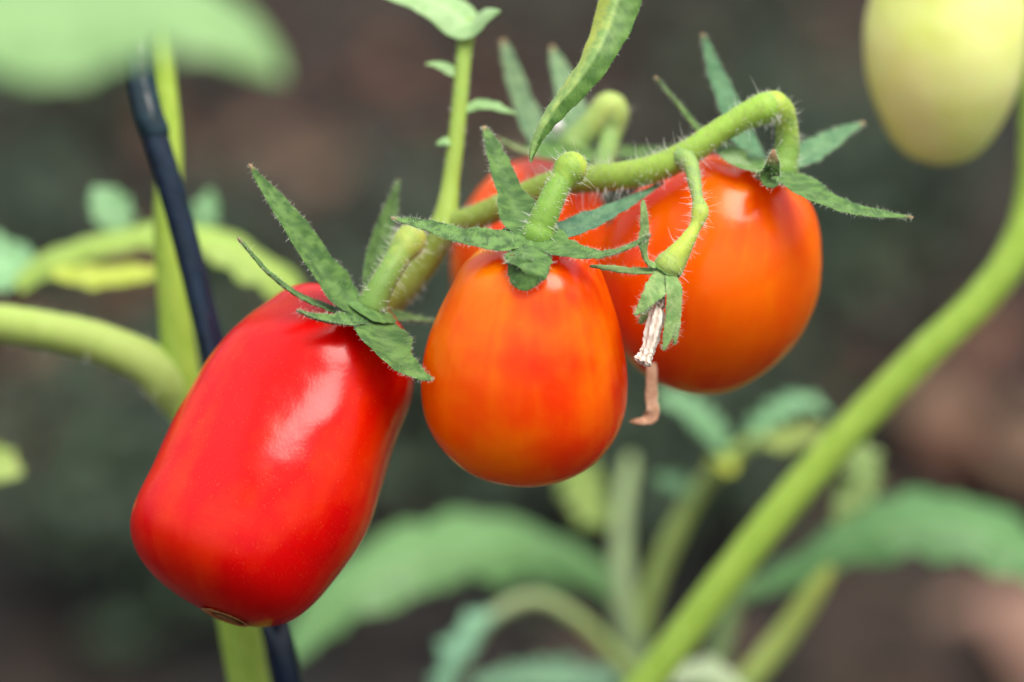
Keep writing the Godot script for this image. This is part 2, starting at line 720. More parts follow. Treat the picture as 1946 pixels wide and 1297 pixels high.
func calyx_disc(o: Node3D, x: float, y: float, z: float, tilt: Vector3, r: float, h: float) -> MeshInstance3D:
	# the green cap that joins the sepals, a low lumpy cone round the stalk
	calyx_axis = tilt.normalized()
	var axis := axes(tilt)
	var p := at(x, y, z)
	var side := axis.cross(near).normalized()
	var other := axis.cross(side)
	var rows := []
	var cols := []
	for i in 15:
		var t := i / 14.0
		var rr := px(r, z) * clampf(sin(PI * 0.5 * minf(1.0, t * 1.5 + 0.02)), 0.02, 1.0) * (1.0 if t < 0.66 else lerpf(1.0, 0.3, (t - 0.66) / 0.34))
		var hh := px(h, z) * (t * 1.4 - 0.9)
		var ring := PackedVector3Array()
		var tint := PackedColorArray()
		for j in 30:
			var a := TAU * j / 30
			var d := side * cos(a) + other * sin(a)
			var wob := 1.0 + 0.1 * cos(5.0 * a) * (1.0 - t) + 0.05 * noise.get_noise_3dv(p * 50.0 + d * 3.0)
			var q := p + d * rr * wob + axis * hh
			q += axis * 0.0003 * noise.get_noise_3dv(q * 500.0)
			ring.append(q)
			var n := noise.get_noise_3dv(q * 600.0)
			tint.append(mixc(DEEP * 1.4, GREEN * 1.5, 0.5 + n))
		rows.append(ring)
		cols.append(tint)
	return part("calyx", grid(rows, cols), mats.sepal, o)


func build_fruit() -> void:
	var grp := "plum tomatoes ripening on one truss"
	# --- the red one
	var o := thing("plum_tomato", "ripe red plum tomato, longest of the truss, leaning towards the dark stake", "tomato", at(560, 900, -16), grp)
	var f := fruit_mesh(Vector3(684, 556, -20), Vector3(440, 1180, -1),
		[[560, 545], [500, 582], [420, 655], [350, 770], [300, 880], [258, 985], [268, 1038], [314, 1096]],
		[[755, 610], [788, 690], [786, 760], [762, 830], [738, 910], [702, 1010], [640, 1100], [560, 1172]],
		{"depth": 0.93, "dimple": 2.6, "lobe": 0.05, "lobes": 3.0, "phase": -3.5, "fade": 1.3, "dents": [[548, 735, 4, 9.5, 1.3], [735, 890, -8, 8.0, 0.5], [640, 800, 4, 7.0, -0.7], [430, 960, 6, 12.0, -0.3]]},
		func(s: float, a: float, q: Vector3) -> Color:
			var n := noise.get_noise_3dv(q * 55.0)
			var m := noise.get_noise_3dv(q * 160.0 + Vector3(4, 2, 0))
			var ripe := noise.get_noise_3d(cos(a) * 1.6 + 5.0, sin(a) * 1.6, s * 1.1)
			var t := mixc(Color(0.54, 0.001, 0.002), Color(0.62, 0.004, 0.002), 0.5 + 0.7 * n + 0.3 * m)
			return mixc(t, Color(0.74, 0.07, 0.004), clampf(0.02 + 0.4 * ripe + 0.12 * n + 0.1 * m, 0.0, 0.35)))
	var skin := part("skin", f.mesh, mats.skin, o)
	var scar := blossom_scar(o, f, 3.7)
	scar.set_meta("label", "orange ringed blossom scar")
	var fz := Fuzz.new()
	var cx := calyx_disc(o, 706, 590, -5, Vector3(0.42, 0.86, 0.3), 50, 16)
	sepal(cx, [[700, 592, -5, 46], [645, 558, -4, 44], [592, 492, -3, 33], [540, 410, -2, 24], [500, 355, -2, 13], [473, 312, -1, 2]], Vector3(0.4, 0.3, 0.85), Vector3(0.5, 0.35, 0.8), fz, {"fold": 0.35})
	sepal(cx, [[680, 598, -5, 20], [620, 585, -2, 16], [565, 562, -1, 13], [510, 520, 0, 10], [475, 480, 0, 7], [451, 452, 1, 2]], Vector3(0.1, 0.9, 0.35), Vector3(0.5, 0.75, 0.2), fz, {"fold": 0.2})
	sepal(cx, [[704, 592, -5, 34], [662, 612, 1, 24], [625, 612, 3, 17], [590, 602, 4, 10], [563, 590, 5, 2]], Vector3(0.1, 0.85, 0.5), Vector3(0.2, 0.8, 0.3), fz, {"fold": 0.4})
	sepal(cx, [[700, 588, -5, 52], [722, 635, 0, 56], [748, 678, 3, 40], [780, 706, 4, 25], [800, 716, 5, 15], [825, 722, 5, 3]], Vector3(0.4, 0.5, 0.75), Vector3(0.3, 0.7, 0.6), fz, {"fold": 0.22})
	sepal(cx, [[700, 580, -10, 24], [712, 500, -18, 21], [730, 430, -24, 17], [745, 385, -27, 11], [757, 342, -29, 2]], Vector3(0.55, 0.1, 0.8), Vector3(0.7, 0.1, 0.7), fz, {"fold": 0.3, "a": DEEP, "b": GREEN, "tip": 0.985})
	sepal(cx, [[710, 600, -10, 24], [760, 605, -16, 22], [800, 610, -20, 14], [840, 612, -24, 3]], Vector3(0.2, 0.9, 0.3), Vector3(0.2, 0.9, 0.2), fz, {})
	fuzz_part(fz, o)
	var st := stalk_mesh([[700, 602, -6, 16], [706, 585, -6, 29], [716, 560, -6, 26], [735, 525, -7, 24], [757, 488, -9, 25], [775, 462, -11, 31], [786, 448, -13, 27], [790, 442, -14, 8]], func(s: float, n: float) -> Color:
		return mixc(Color(0.16, 0.29, 0.06), Color(0.36, 0.42, 0.07), (s - 0.45) * 2.2 + 0.4 * n))
	var sp := part("fruit_stalk", st.mesh, mats.stem, o)
	var sf := stem_fuzz(st, 420, 1.5)
	fuzz_part(stem_fuzz(st, 90, 3.0, 0.35, 0.95, sf), sp)

	# --- the orange one in the middle
	o = thing("plum_tomato", "orange egg-shaped tomato hanging in the middle under a wide star calyx", "tomato", at(998, 700, -6), grp)
	f = fruit_mesh(Vector3(1004, 458, 5.0), Vector3(998, 904, -15.5),
		[[888, 500], [850, 560], [813, 645], [799, 725], [803, 775], [824, 822], [866, 868]],
		[[1120, 500], [1155, 560], [1183, 650], [1194, 725], [1190, 780], [1170, 828], [1130, 870]],
		{"depth": 0.97, "dimple": 2.0, "lobe": 0.045, "lobes": 4.0, "phase": 1.9, "rings": 170, "sides": 200, "dents": [[1003, 560, 14, 6.0, 0.7], [1130, 640, 8, 9.0, 0.3]]},
		func(s: float, a: float, q: Vector3) -> Color:
			var n := noise.get_noise_3dv(q * 36.0 + Vector3(3, 1, 8))
			var m := noise.get_noise_3dv(q * 190.0)
			var streak := noise.get_noise_3d(cos(a) * 6.0, sin(a) * 6.0, s * 2.6 + n)
			var t := mixc(Color(0.80, 0.022, 0.002), Color(0.93, 0.145, 0.002), 0.75 + 0.7 * n + 0.07 * streak + 0.1 * m - 0.42 * cos(a - 0.35))
			return mixc(t, Color(0.94, 0.23, 0.003), clampf(0.12 + 0.2 * streak + 0.45 * n + 0.12 * m, 0.0, 0.55)))
	part("skin", f.mesh, mats.skin, o)
	fz = Fuzz.new()
	cx = calyx_disc(o, 1012, 452, 5, Vector3(0.0, 0.87, 0.5), 66, 18)
	sepal(cx, [[1012, 448, 5, 44], [940, 460, 8, 38], [880, 454, 9, 27], [820, 435, 9, 19], [780, 424, 9, 12], [743, 415, 9, 2]], Vector3(0.0, 0.85, 0.55), Vector3(0.1, 0.8, 0.6), fz, {"fold": 0.25, "hairs": 420, "a": DEEP, "b": GREEN * 1.3})
	sepal(cx, [[1012, 450, 5, 40], [988, 415, 1, 38], [965, 360, -2, 24], [945, 305, -5, 18], [932, 270, -6, 12], [919, 240, -7, 3]], Vector3(0.5, 0.25, 0.8), Vector3(0.3, 0.2, 0.9), fz, {"fold": 0.3, "hairs": 360})
	sepal(cx, [[1014, 450, 5, 40], [1090, 435, -1, 31], [1150, 410, -5, 23], [1210, 378, -9, 13], [1262, 346, -12, 2]], Vector3(-0.3, 0.75, 0.6), Vector3(-0.3, 0.7, 0.6), fz, {"fold": 0.22, "hairs": 320, "a": Color(0.05, 0.14, 0.075), "b": Color(0.10, 0.21, 0.11)})
	sepal(cx, [[1014, 450, 5, 42], [1070, 474, 9, 33], [1120, 487, 11, 20], [1165, 482, 12, 13], [1205, 466, 13, 10], [1238, 446, 13, 2]], Vector3(0.0, 0.85, 0.5), Vector3(0.1, 0.9, 0.35), fz, {"fold": 0.2, "hairs": 380})
	sepal(cx, [[1010, 462, 7, 42], [1005, 488, 12, 40], [1000, 510, 15, 36], [993, 519, 14.5, 28], [984, 508, 12.5, 20], [972, 484, 12, 5]], Vector3(0.0, 0.7, 0.7), Vector3(0.1, -0.5, 0.8), fz, {"fold": -0.1, "hairs": 300, "tip": 0.985, "a": DEEP * 1.2})
	fuzz_part(fz, o)
	st = stalk_mesh([[1014, 474, 4, 16], [1020, 452, 5, 31], [1028, 430, 5, 28], [1040, 400, 5, 26], [1055, 365, 4, 24], [1068, 344, 3, 23], [1081, 325, 2, 32], [1091, 313, 1, 29], [1099, 304, 0, 17], [1100, 302, 0, 4]], func(s: float, n: float) -> Color:
		return mixc(Color(0.17, 0.33, 0.05), Color(0.40, 0.52, 0.06), (s - 0.5) * 2.4 + 0.5 * n))
	sp = part("fruit_stalk", st.mesh, mats.stem, o)
	sf = stem_fuzz(st, 900, 0.9)
	fuzz_part(stem_fuzz(st, 90, 3.2, 0.0, 0.95, sf), sp)

	# --- the orange one on the right
	o = thing("plum_tomato", "round orange tomato behind the withered flower at the end of the truss", "tomato", at(1350, 540, -28), grp)
	f = fruit_mesh(Vector3(1412, 292, -17), Vector3(1318, 738, -37),
		[[1290, 318], [1205, 375], [1152, 450], [1140, 540], [1164, 620], [1208, 685]],
		[[1478, 338], [1535, 400], [1556, 480], [1553, 560], [1518, 640], [1452, 704]],
		{"depth": 0.93, "dimple": 2.2, "lobe": 0.035, "lobes": 4.0, "phase": 0.4, "rings": 170, "sides": 200},
		func(s: float, a: float, q: Vector3) -> Color:
			var n := noise.get_noise_3dv(q * 38.0 + Vector3(13, 5, 8))
			var m := noise.get_noise_3dv(q * 170.0)
			var streak := noise.get_noise_3d(cos(a) * 6.0 + 9.0, sin(a) * 6.0, s * 2.4)
			var t := mixc(Color(0.80, 0.045, 0.002), Color(0.92, 0.15, 0.002), 0.7 + 0.9 * n + 0.15 * streak + 0.25 * cos(a))
			return mixc(t, Color(0.94, 0.27, 0.004), (0.3 * streak + 0.25 * m - 0.06)))
	part("skin", f.mesh, mats.skin, o)
	var speck := blob_mesh(6, 8)
	fz = Fuzz.new()
	cx = calyx_disc(o, 1462, 318, -14, Vector3(0.2, 0.9, 0.35), 54, 18)
	sepal(cx, [[1470, 320, -14, 30], [1510, 345, -8, 36], [1560, 380, -4, 31], [1620, 402, -3, 22], [1680, 410, -2, 13], [1736, 414, -2, 2]], Vector3(0.0, 0.8, 0.6), Vector3(0.1, 0.85, 0.5), fz, {"fold": 0.22, "hairs": 380})
	sepal(cx, [[1480, 318, -17, 28], [1525, 300, -24, 30], [1570, 275, -28, 24], [1605, 252, -30, 14], [1642, 234, -32, 3]], Vector3(-0.2, 0.6, 0.7), Vector3(-0.2, 0.6, 0.7), fz, {"fold": 0.25, "a": Color(0.07, 0.17, 0.08), "b": Color(0.13, 0.26, 0.12)})
	sepal(cx, [[1450, 310, -20, 28], [1410, 262, -26, 26], [1385, 205, -29, 23], [1362, 150, -31, 17], [1348, 105, -32, 11], [1335, 64, -32, 3]], Vector3(0.4, 0.2, 0.85), Vector3(0.4, 0.2, 0.85), fz, {"fold": 0.28, "a": Color(0.06, 0.16, 0.075), "b": Color(0.11, 0.24, 0.12)})
	sepal(cx, [[1440, 318, -18, 24], [1390, 285, -20, 18], [1335, 255, -21, 15], [1295, 208, -22, 11], [1268, 175, -22, 8], [1245, 146, -22, 2]], Vector3(0.3, 0.8, 0.3), Vector3(0.6, 0.7, 0.25), fz, {"fold": 0.2, "b": Color(0.14, 0.25, 0.05)})
	sepal(cx, [[1460, 325, -13, 22], [1458, 345, -6, 22], [1462, 335, -2, 18], [1468, 310, 0, 12], [1470, 284, 1, 2]], Vector3(0.0, 0.6, 0.7), Vector3(0.1, -0.3, 0.9), fz, {"fold": 0.2, "tip": 0.72, "a": DEEP})
	sepal(cx, [[1450, 322, -15, 26], [1420, 312, -11, 30], [1385, 290, -12, 26], [1350, 275, -15, 12], [1320, 268, -18, 3]], Vector3(0.1, 0.7, 0.6), Vector3(0.1, 0.7, 0.6), fz, {"fold": 0.1, "a": GREEN * 1.2, "b": Color(0.20, 0.30, 0.14)})
	fuzz_part(fz, o)
	st = stalk_mesh([[1480, 345, -15, 16], [1486, 326, -14, 30], [1492, 302, -14, 26], [1497, 275, -14, 24], [1495, 240, -13, 21], [1486, 216, -12, 26], [1470, 203, -11, 31], [1456, 206, -10, 22], [1450, 206, -10, 8]], func(s: float, n: float) -> Color:
		return mixc(Color(0.18, 0.32, 0.06), Color(0.38, 0.53, 0.06), (s - 0.35) * 2.0 + 0.5 * n))
	sp = part("fruit_stalk", st.mesh, mats.stem, o)
	sf = stem_fuzz(st, 420, 1.2)
	fuzz_part(stem_fuzz(st, 70, 2.6, 0.2, 1.0, sf), sp)
	var dot := MeshInstance3D.new()
	dot.name = "dark_speck"
	dot.mesh = speck
	dot.material_override = mats.speck if mats.has("speck") else dark_speck()
	o.add_child(dot)
	dot.position = at(1467, 383, -18.5) - o.position
	dot.scale = Vector3(0.0006, 0.0006, 0.0006)

	# --- the one hidden behind the truss
	o = thing("plum_tomato", "red-orange tomato mostly hidden behind the stalks and the middle tomato", "tomato", at(1005, 480, -56), grp)
	f = fruit_mesh(Vector3(1034, 300, -46), Vector3(1005, 655, -64),
		[[955, 325], [900, 380], [864, 450], [858, 520], [878, 590], [925, 632]],
		[[1090, 322], [1135, 375], [1160, 450], [1162, 520], [1140, 590], [1080, 635]],
		{"rings": 90, "sides": 100, "dimple": 2.0},
		func(s: float, a: float, q: Vector3) -> Color:
			var n := noise.get_noise_3dv(q * 60.0 + Vector3(1, 25, 8))
			return mixc(Color(0.84, 0.06, 0.003), Color(0.92, 0.13, 0.003), 0.5 + n))
	part("skin", f.mesh, mats.skin, o)
	fz = Fuzz.new()
	cx = calyx_disc(o, 1075, 282, -42, Vector3(0.1, 0.9, 0.4), 78, 22)
	var pa := Color(0.10, 0.20, 0.10)
	var pb := Color(0.19, 0.30, 0.15)
	sepal(cx, [[1060, 280, -42, 30], [1030, 262, -44, 30], [1000, 215, -48, 22], [980, 160, -50, 18], [967, 115, -51, 13], [955, 76, -52, 5]], Vector3(0.4, 0.3, 0.85), Vector3(0.3, 0.2, 0.9), fz, {"a": pa * 0.8, "b": pb * 0.85, "hairs": 120})
	sepal(cx, [[1085, 275, -44, 30], [1090, 240, -47, 30], [1078, 180, -50, 22], [1062, 130, -52, 15], [1048, 88, -53, 4]], Vector3(0.1, 0.3, 0.9), Vector3(0.2, 0.2, 0.9), fz, {"a": pa, "b": pb, "hairs": 120})
	sepal(cx, [[1070, 290, -40, 26], [1040, 300, -37, 20], [1000, 292, -36, 14], [970, 278, -36, 10], [943, 264, -36, 4]], Vector3(0.1, 0.85, 0.4), Vector3(0.1, 0.85, 0.3), fz, {"a": Color(0.13, 0.20, 0.06), "b": Color(0.2, 0.24, 0.10), "hairs": 120})
	sepal(cx, [[1090, 285, -42, 26], [1150, 292, -42, 24], [1220, 298, -43, 22], [1290, 290, -45, 15], [1340, 275, -46, 4]], Vector3(0.0, 0.8, 0.55), Vector3(0.0, 0.8, 0.55), fz, {"a": DEEP, "b": GREEN, "hairs": 120})
	fuzz_part(fz, o)
	st = stalk_mesh([[1078, 300, -43, 18], [1087, 284, -42, 32], [1100, 265, -42, 28], [1125, 238, -42, 26], [1148, 215, -42, 30], [1160, 206, -42, 31], [1166, 222, -42, 29], [1160, 260, -41, 21], [1150, 300, -36, 20], [1140, 335, -24, 20]], func(s: float, n: float) -> Color:
		return mixc(Color(0.18, 0.31, 0.09), Color(0.36, 0.48, 0.12), exp(-pow((s - 0.5) * 5.0, 2.0)) + 0.3 * n))
	sp = part("fruit_stalk", st.mesh, mats.stem, o)
	fuzz_part(stem_fuzz(st, 300, 2.2), sp)
	var drop := MeshInstance3D.new()
	drop.name = "white_speck"
	drop.mesh = speck
	drop.material_override = white_speck()
	o.add_child(drop)
	drop.position = at(1055, 238, -40) - o.position
	drop.scale = Vector3(0.0017, 0.0017, 0.0017)

	# --- the unripe one
	o = thing("plum_tomato", "pale yellow-green unripe tomato hanging beside the thick stem", "tomato", at(1795, 100, -62))
	f = fruit_mesh(Vector3(1800, -160, -54), Vector3(1797, 308, -74),
		[[1700, -140], [1662, -40], [1643, 60], [1650, 140], [1680, 220], [1730, 285]],
		[[1900, -140], [1935, -40], [1950, 60], [1944, 140], [1915, 220], [1865, 285]],
		{"rings": 90, "sides": 110, "dimple": 2.0},
		func(s: float, a: float, q: Vector3) -> Color:
			var n := noise.get_noise_3dv(q * 50.0 + Vector3(1, 2, 38))
			return mixc(Color(0.80, 0.90, 0.24), Color(0.90, 0.95, 0.38), 0.5 + n))
	part("skin", f.mesh, mats.pale_skin, o)
	fz = Fuzz.new()
	cx = calyx_disc(o, 1802, -168, -52, Vector3(0.1, 0.9, 0.4), 70, 22)
	for k in 5:
		var an := TAU * k / 5.0 + 0.3
		sepal(cx, [[1802, -168, -52, 26], [1802 + 70 * cos(an), -166 - 30 * sin(an), -52 - 7 * sin(an), 26], [1802 + 110 * cos(an), -210 - 40 * sin(an), -52 - 10 * sin(an), 16], [1802 + 140 * cos(an), -270 - 45 * sin(an), -52 - 12 * sin(an), 3]], Vector3(0, 0.9, 0.4), Vector3(0, 0.9, 0.4), fz, {"hairs": 40})
	st = stalk_mesh([[1802, -170, -52, 30], [1815, -215, -54, 24], [1850, -262, -58, 28], [1900, -290, -64, 22], [1950, -300, -70, 22]], stem_paint(LIME, YELLOW_GREEN))
	part("fruit_stalk", st.mesh, mats.stem, o)


func dark_speck() -> StandardMaterial3D:
	var m := StandardMaterial3D.new()
	m.resource_name = "dark_speck"
	m.albedo_color = Color(0.12, 0.07, 0.05)
	m.roughness = 0.7
	return m


func white_speck() -> StandardMaterial3D:
	var m := StandardMaterial3D.new()
	m.resource_name = "white_speck"
	m.albedo_color = Color(0.92, 0.92, 0.95)
	m.roughness = 0.5
	return m


func blossom_scar(o: Node3D, f: Dictionary, r: float) -> MeshInstance3D:
	# a ringed scar that follows the skin at the blossom end
	var rows := []
	var cols := []
	var ax: Vector3 = f.axis
	for ring: PackedVector3Array in f.rows:
		var away: Vector3 = ring[0] - f.bottom
		var mid: Vector3 = away - ax * away.dot(ax)
		if mid.length() > r * MM or away.dot(ax) < -0.02:
			continue
		var t := mid.length() / (r * MM)
		var lifted := PackedVector3Array()
		var tint := PackedColorArray()
		for j in ring.size():
			var a: float = TAU * j / ring.size()
			var edge := clampf((t - 0.78 + 0.08 * noise.get_noise_2d(cos(a) * 2.0, sin(a) * 2.0)) * 6.0, -2.0, 2.0)
			lifted.append(ring[j] + ax * (0.00008 + 0.00035 * exp(-edge * edge)) * (1.0 if t < 0.95 else 0.2))
			var n := noise.get_noise_3dv(ring[j] * 700.0)
			tint.append(mixc(Color(0.72, 0.06, 0.008), Color(0.88, 0.33, 0.08), exp(-edge * edge) + 0.5 * n))
		rows.append(lifted)
		cols.append(tint)
	return part("blossom_scar", grid(rows, cols), mats.pale_skin, o)


# ---------------------------------------------------------------- truss, flower, shoots

func build_truss() -> void:
	var o := thing("truss_stem", "hairy green truss stem arching from fruit to fruit", "stem", at(1150, 335, -16))
	var st := stalk_mesh([[690, 640, -30, 22], [760, 560, -28, 25], [800, 510, -27, 25], [850, 440, -25, 25], [910, 412, -22, 25], [990, 375, -19, 25], [1070, 345, -16, 26], [1150, 338, -13, 27], [1230, 325, -11, 27], [1300, 296, -10, 26], [1360, 255, -10, 24], [1410, 225, -10, 25], [1450, 207, -10, 30], [1468, 202, -10.5, 26]], func(s: float, n: float) -> Color:
		return mixc(Color(0.20, 0.28, 0.045), Color(0.27, 0.46, 0.06), (s - 0.2) * 1.3 + 0.35 * n), 18, 12, 0.05)
	var sp := part("stem", st.mesh, mats.stem, o)
	var sf := stem_fuzz(st, 1500, 1.4)
	stem_fuzz(st, 260, 3.6, 0.42, 0.72, sf, 0.05)
	fuzz_part(stem_fuzz(st, 160, 3.2, 0.05, 1.0, sf), sp)

	# leafy shoot that rises from the truss
	o = thing("leafy_shoot", "upright pale green shoot with small leaflets rising from the truss", "shoot", at(850, 412, -26))
	st = stalk_mesh([[846, 428, -25, 32], [849, 404, -25, 23], [856, 350, -26, 17], [866, 270, -27, 16], [874, 190, -28, 15], [880, 120, -29, 15], [886, 70, -30, 16], [895, 40, -31, 14]], func(s: float, n: float) -> Color:
		return mixc(Color(0.28, 0.40, 0.06), Color(0.25, 0.40, 0.08), s + 0.3 * n))
	sp = part("stalk", st.mesh, mats.stem, o)
	fuzz_part(stem_fuzz(st, 350, 0.9), sp)
	var lp := leaf_paint(Color(0.16, 0.30, 0.11), Color(0.24, 0.40, 0.16))
	part("leaflet", blade_mesh([[872, 143, -29, 12], [850, 131, -29, 13], [830, 124, -29, 9], [808, 122, -29, 2]], Vector3(0.1, 0.5, 0.85), Vector3(0, 0.6, 0.8), lp).mesh, mats.leaf, o)
	part("leaflet", blade_mesh([[884, 210, -28, 10], [910, 200, -28, 15], [940, 203, -27, 13], [965, 212, -27, 7], [982, 218, -27, 2]], Vector3(0, 0.7, 0.7), Vector3(0, 0.7, 0.7), lp).mesh, mats.leaf, o)
	part("leaflet", blade_mesh([[868, 275, -27, 10], [850, 270, -26, 11], [838, 272, -26, 8], [829, 276, -26, 2]], Vector3(0, 0.6, 0.8), Vector3(0, 0.6, 0.8), lp).mesh, mats.leaf, o)
	var lq := leaf_paint(Color(0.22, 0.38, 0.15), Color(0.30, 0.46, 0.21), Color(0.24, 0.4, 0.15))
	part("leaf", blade_mesh([[950, 22, -24, 3], [925, 30, -26, 22], [890, 48, -29, 40], [850, 18, -30, 44], [800, -5, -31, 38], [740, -22, -32, 32], [680, -45, -33, 20], [630, -60, -34, 3]], Vector3(-0.1, 0.5, 0.7), Vector3(0.1, 0.75, 0.5), lq, {"wavy": 0.05, "fold": -0.1}).mesh, mats.leaf, o)

	# withered flower in front of the last tomato
	o = thing("withered_flower", "withered white flower with narrow hairy sepals in front of the last tomato", "flower", at(1310, 305, -8))
	var fp := func(s: float, n: float) -> Color:
		return mixc(Color(0.20, 0.33, 0.10), Color(0.42, 0.54, 0.07), exp(-pow((s - 0.62) * 4.0, 2.0)) + 0.35 * n)
	st = stalk_mesh([[1296, 300, -9, 22], [1312, 312, -6, 16], [1320, 345, -2, 13], [1326, 378, 2, 11], [1331, 402, 4, 17], [1322, 430, 5, 12], [1305, 460, 6, 16], [1285, 488, 6, 24], [1270, 510, 6, 29], [1262, 530, 6, 20]], fp)
	sp = part("flower_stalk", st.mesh, mats.stem, o)
	sf = stem_fuzz(st, 420, 0.9)
	fuzz_part(stem_fuzz(st, 170, 3.0, 0.12, 0.9, sf, 0.04), sp)
	fz_flower(o)

	# the dried petal that hangs below
	o = thing("dried_petal", "thin brown dried petal with a hooked end hanging below the last tomato", "petal", at(1240, 715, -14))
	var dp := func(s: float, u: float, h: float, n: float) -> Color:
		return mixc(Color(0.38, 0.20, 0.12), Color(0.55, 0.33, 0.22), 0.5 + n)
	part("petal", blade_mesh([[1236, 690, -15, 10], [1238, 720, -15, 12], [1238, 760, -15, 12], [1240, 785, -15, 14], [1228, 800, -15, 11], [1210, 803, -14, 7], [1197, 802, -14, 2]], Vector3(0.3, 0.2, 0.9), Vector3(0.1, 0.7, 0.7), dp, {"thick": 0.5, "fold": 0.25}).mesh, mats.dry, o)


func fz_flower(o: Node3D) -> void:
	var fz := Fuzz.new()
	var a := Color(0.15, 0.28, 0.08)
	var b := Color(0.27, 0.40, 0.14)
	var cx := calyx_disc(o, 1266, 514, 6, Vector3(0.45, 0.8, 0.2), 28, 14)
	var k := {"a": a, "b": b, "hairs": 170, "hair_long": 1.0, "tip": 0.97, "fold": 0.2, "thick": 0.35}
	sepal(cx, [[1264, 512, 7, 22], [1250, 545, 9, 20], [1232, 570, 10, 14], [1218, 588, 10, 8], [1206, 600, 10, 2]], Vector3(-0.2, 0.25, 0.95), Vector3(-0.2, 0.3, 0.9), fz, k)
	sepal(cx, [[1272, 515, 7, 20], [1280, 550, 9, 16], [1277, 600, 9, 12], [1270, 635, 9, 9], [1261, 667, 9, 2]], Vector3(0.2, 0.2, 0.95), Vector3(0.1, 0.2, 0.95), fz, k)
	sepal(cx, [[1262, 512, 4, 16], [1245, 560, 2, 12], [1228, 595, 1, 9], [1216, 616, 1, 3]], Vector3(0, 0.2, 0.95), Vector3(0, 0.2, 0.95), fz, k)
	sepal(cx, [[1266, 508, 6, 12], [1240, 515, 7, 9], [1200, 516, 8, 9], [1160, 511, 8, 7], [1120, 506, 8, 2]], Vector3(0.0, 0.7, 0.7), Vector3(0, 0.7, 0.7), fz, k)
	sepal(cx, [[1262, 508, 6, 12], [1232, 500, 8, 10], [1222, 470, 10, 11], [1224, 435, 11, 9], [1223, 405, 12, 7], [1222, 380, 12, 2]], Vector3(0.3, 0.4, 0.9), Vector3(0.3, 0.2, 0.9), fz, k)
	sepal(cx, [[1272, 515, 4, 14], [1284, 560, 3, 10], [1284, 620, 4, 8], [1282, 656, 4, 2]], Vector3(0.3, 0.2, 0.9), Vector3(0.2, 0.2, 0.9), fz, k)
	fuzz_part(fz, o)
	# crumpled corolla: a ridged tube with a frayed end
	var c := path([[1262, 555, 8, 2], [1258, 570, 8, 6], [1253, 578, 8, 12], [1250, 586, 8, 9], [1248, 600, 8, 14], [1241, 630, 8, 14], [1233, 660, 8, 12], [1227, 676, 8, 13], [1222, 688, 8, 16], [1219, 694, 8, 6]], 6)
	var rows := []
	var cols := []
	var pos: PackedVector3Array = c.pos
	var last := pos.size() - 1
	for i in pos.size():
		var t := (pos[mini(i + 1, last)] - pos[maxi(i - 1, 0)]).normalized()
		var side := near.cross(t).normalized()
		var other := t.cross(side)
		var s := float(i) / last
		var ring := PackedVector3Array()
		var tint := PackedColorArray()
		for j in 40:
			var an := TAU * j / 40
			var ridge := cos(an * 6.0 + s * 2.0)
			var d := side * cos(an) + other * sin(an)
			var w := noise.get_noise_3dv((pos[i] + d * 0.001) * 2300.0)
			ring.append(pos[i] + d * c.rad[i] * (1.0 + 0.16 * ridge + 0.45 * w * (0.35 + s * s)))
			tint.append(mixc(Color(0.36, 0.22, 0.14), Color(0.80, 0.70, 0.60), 0.95 + 0.45 * ridge + 0.5 * w - (0.6 if s < 0.3 else 0.0) - (0.25 if s > 0.88 else 0.0)))
		rows.append(ring)
		cols.append(tint)
	part("corolla", grid(rows, cols), mats.dry, o)


# ---------------------------------------------------------------- stake, vines and leaves around

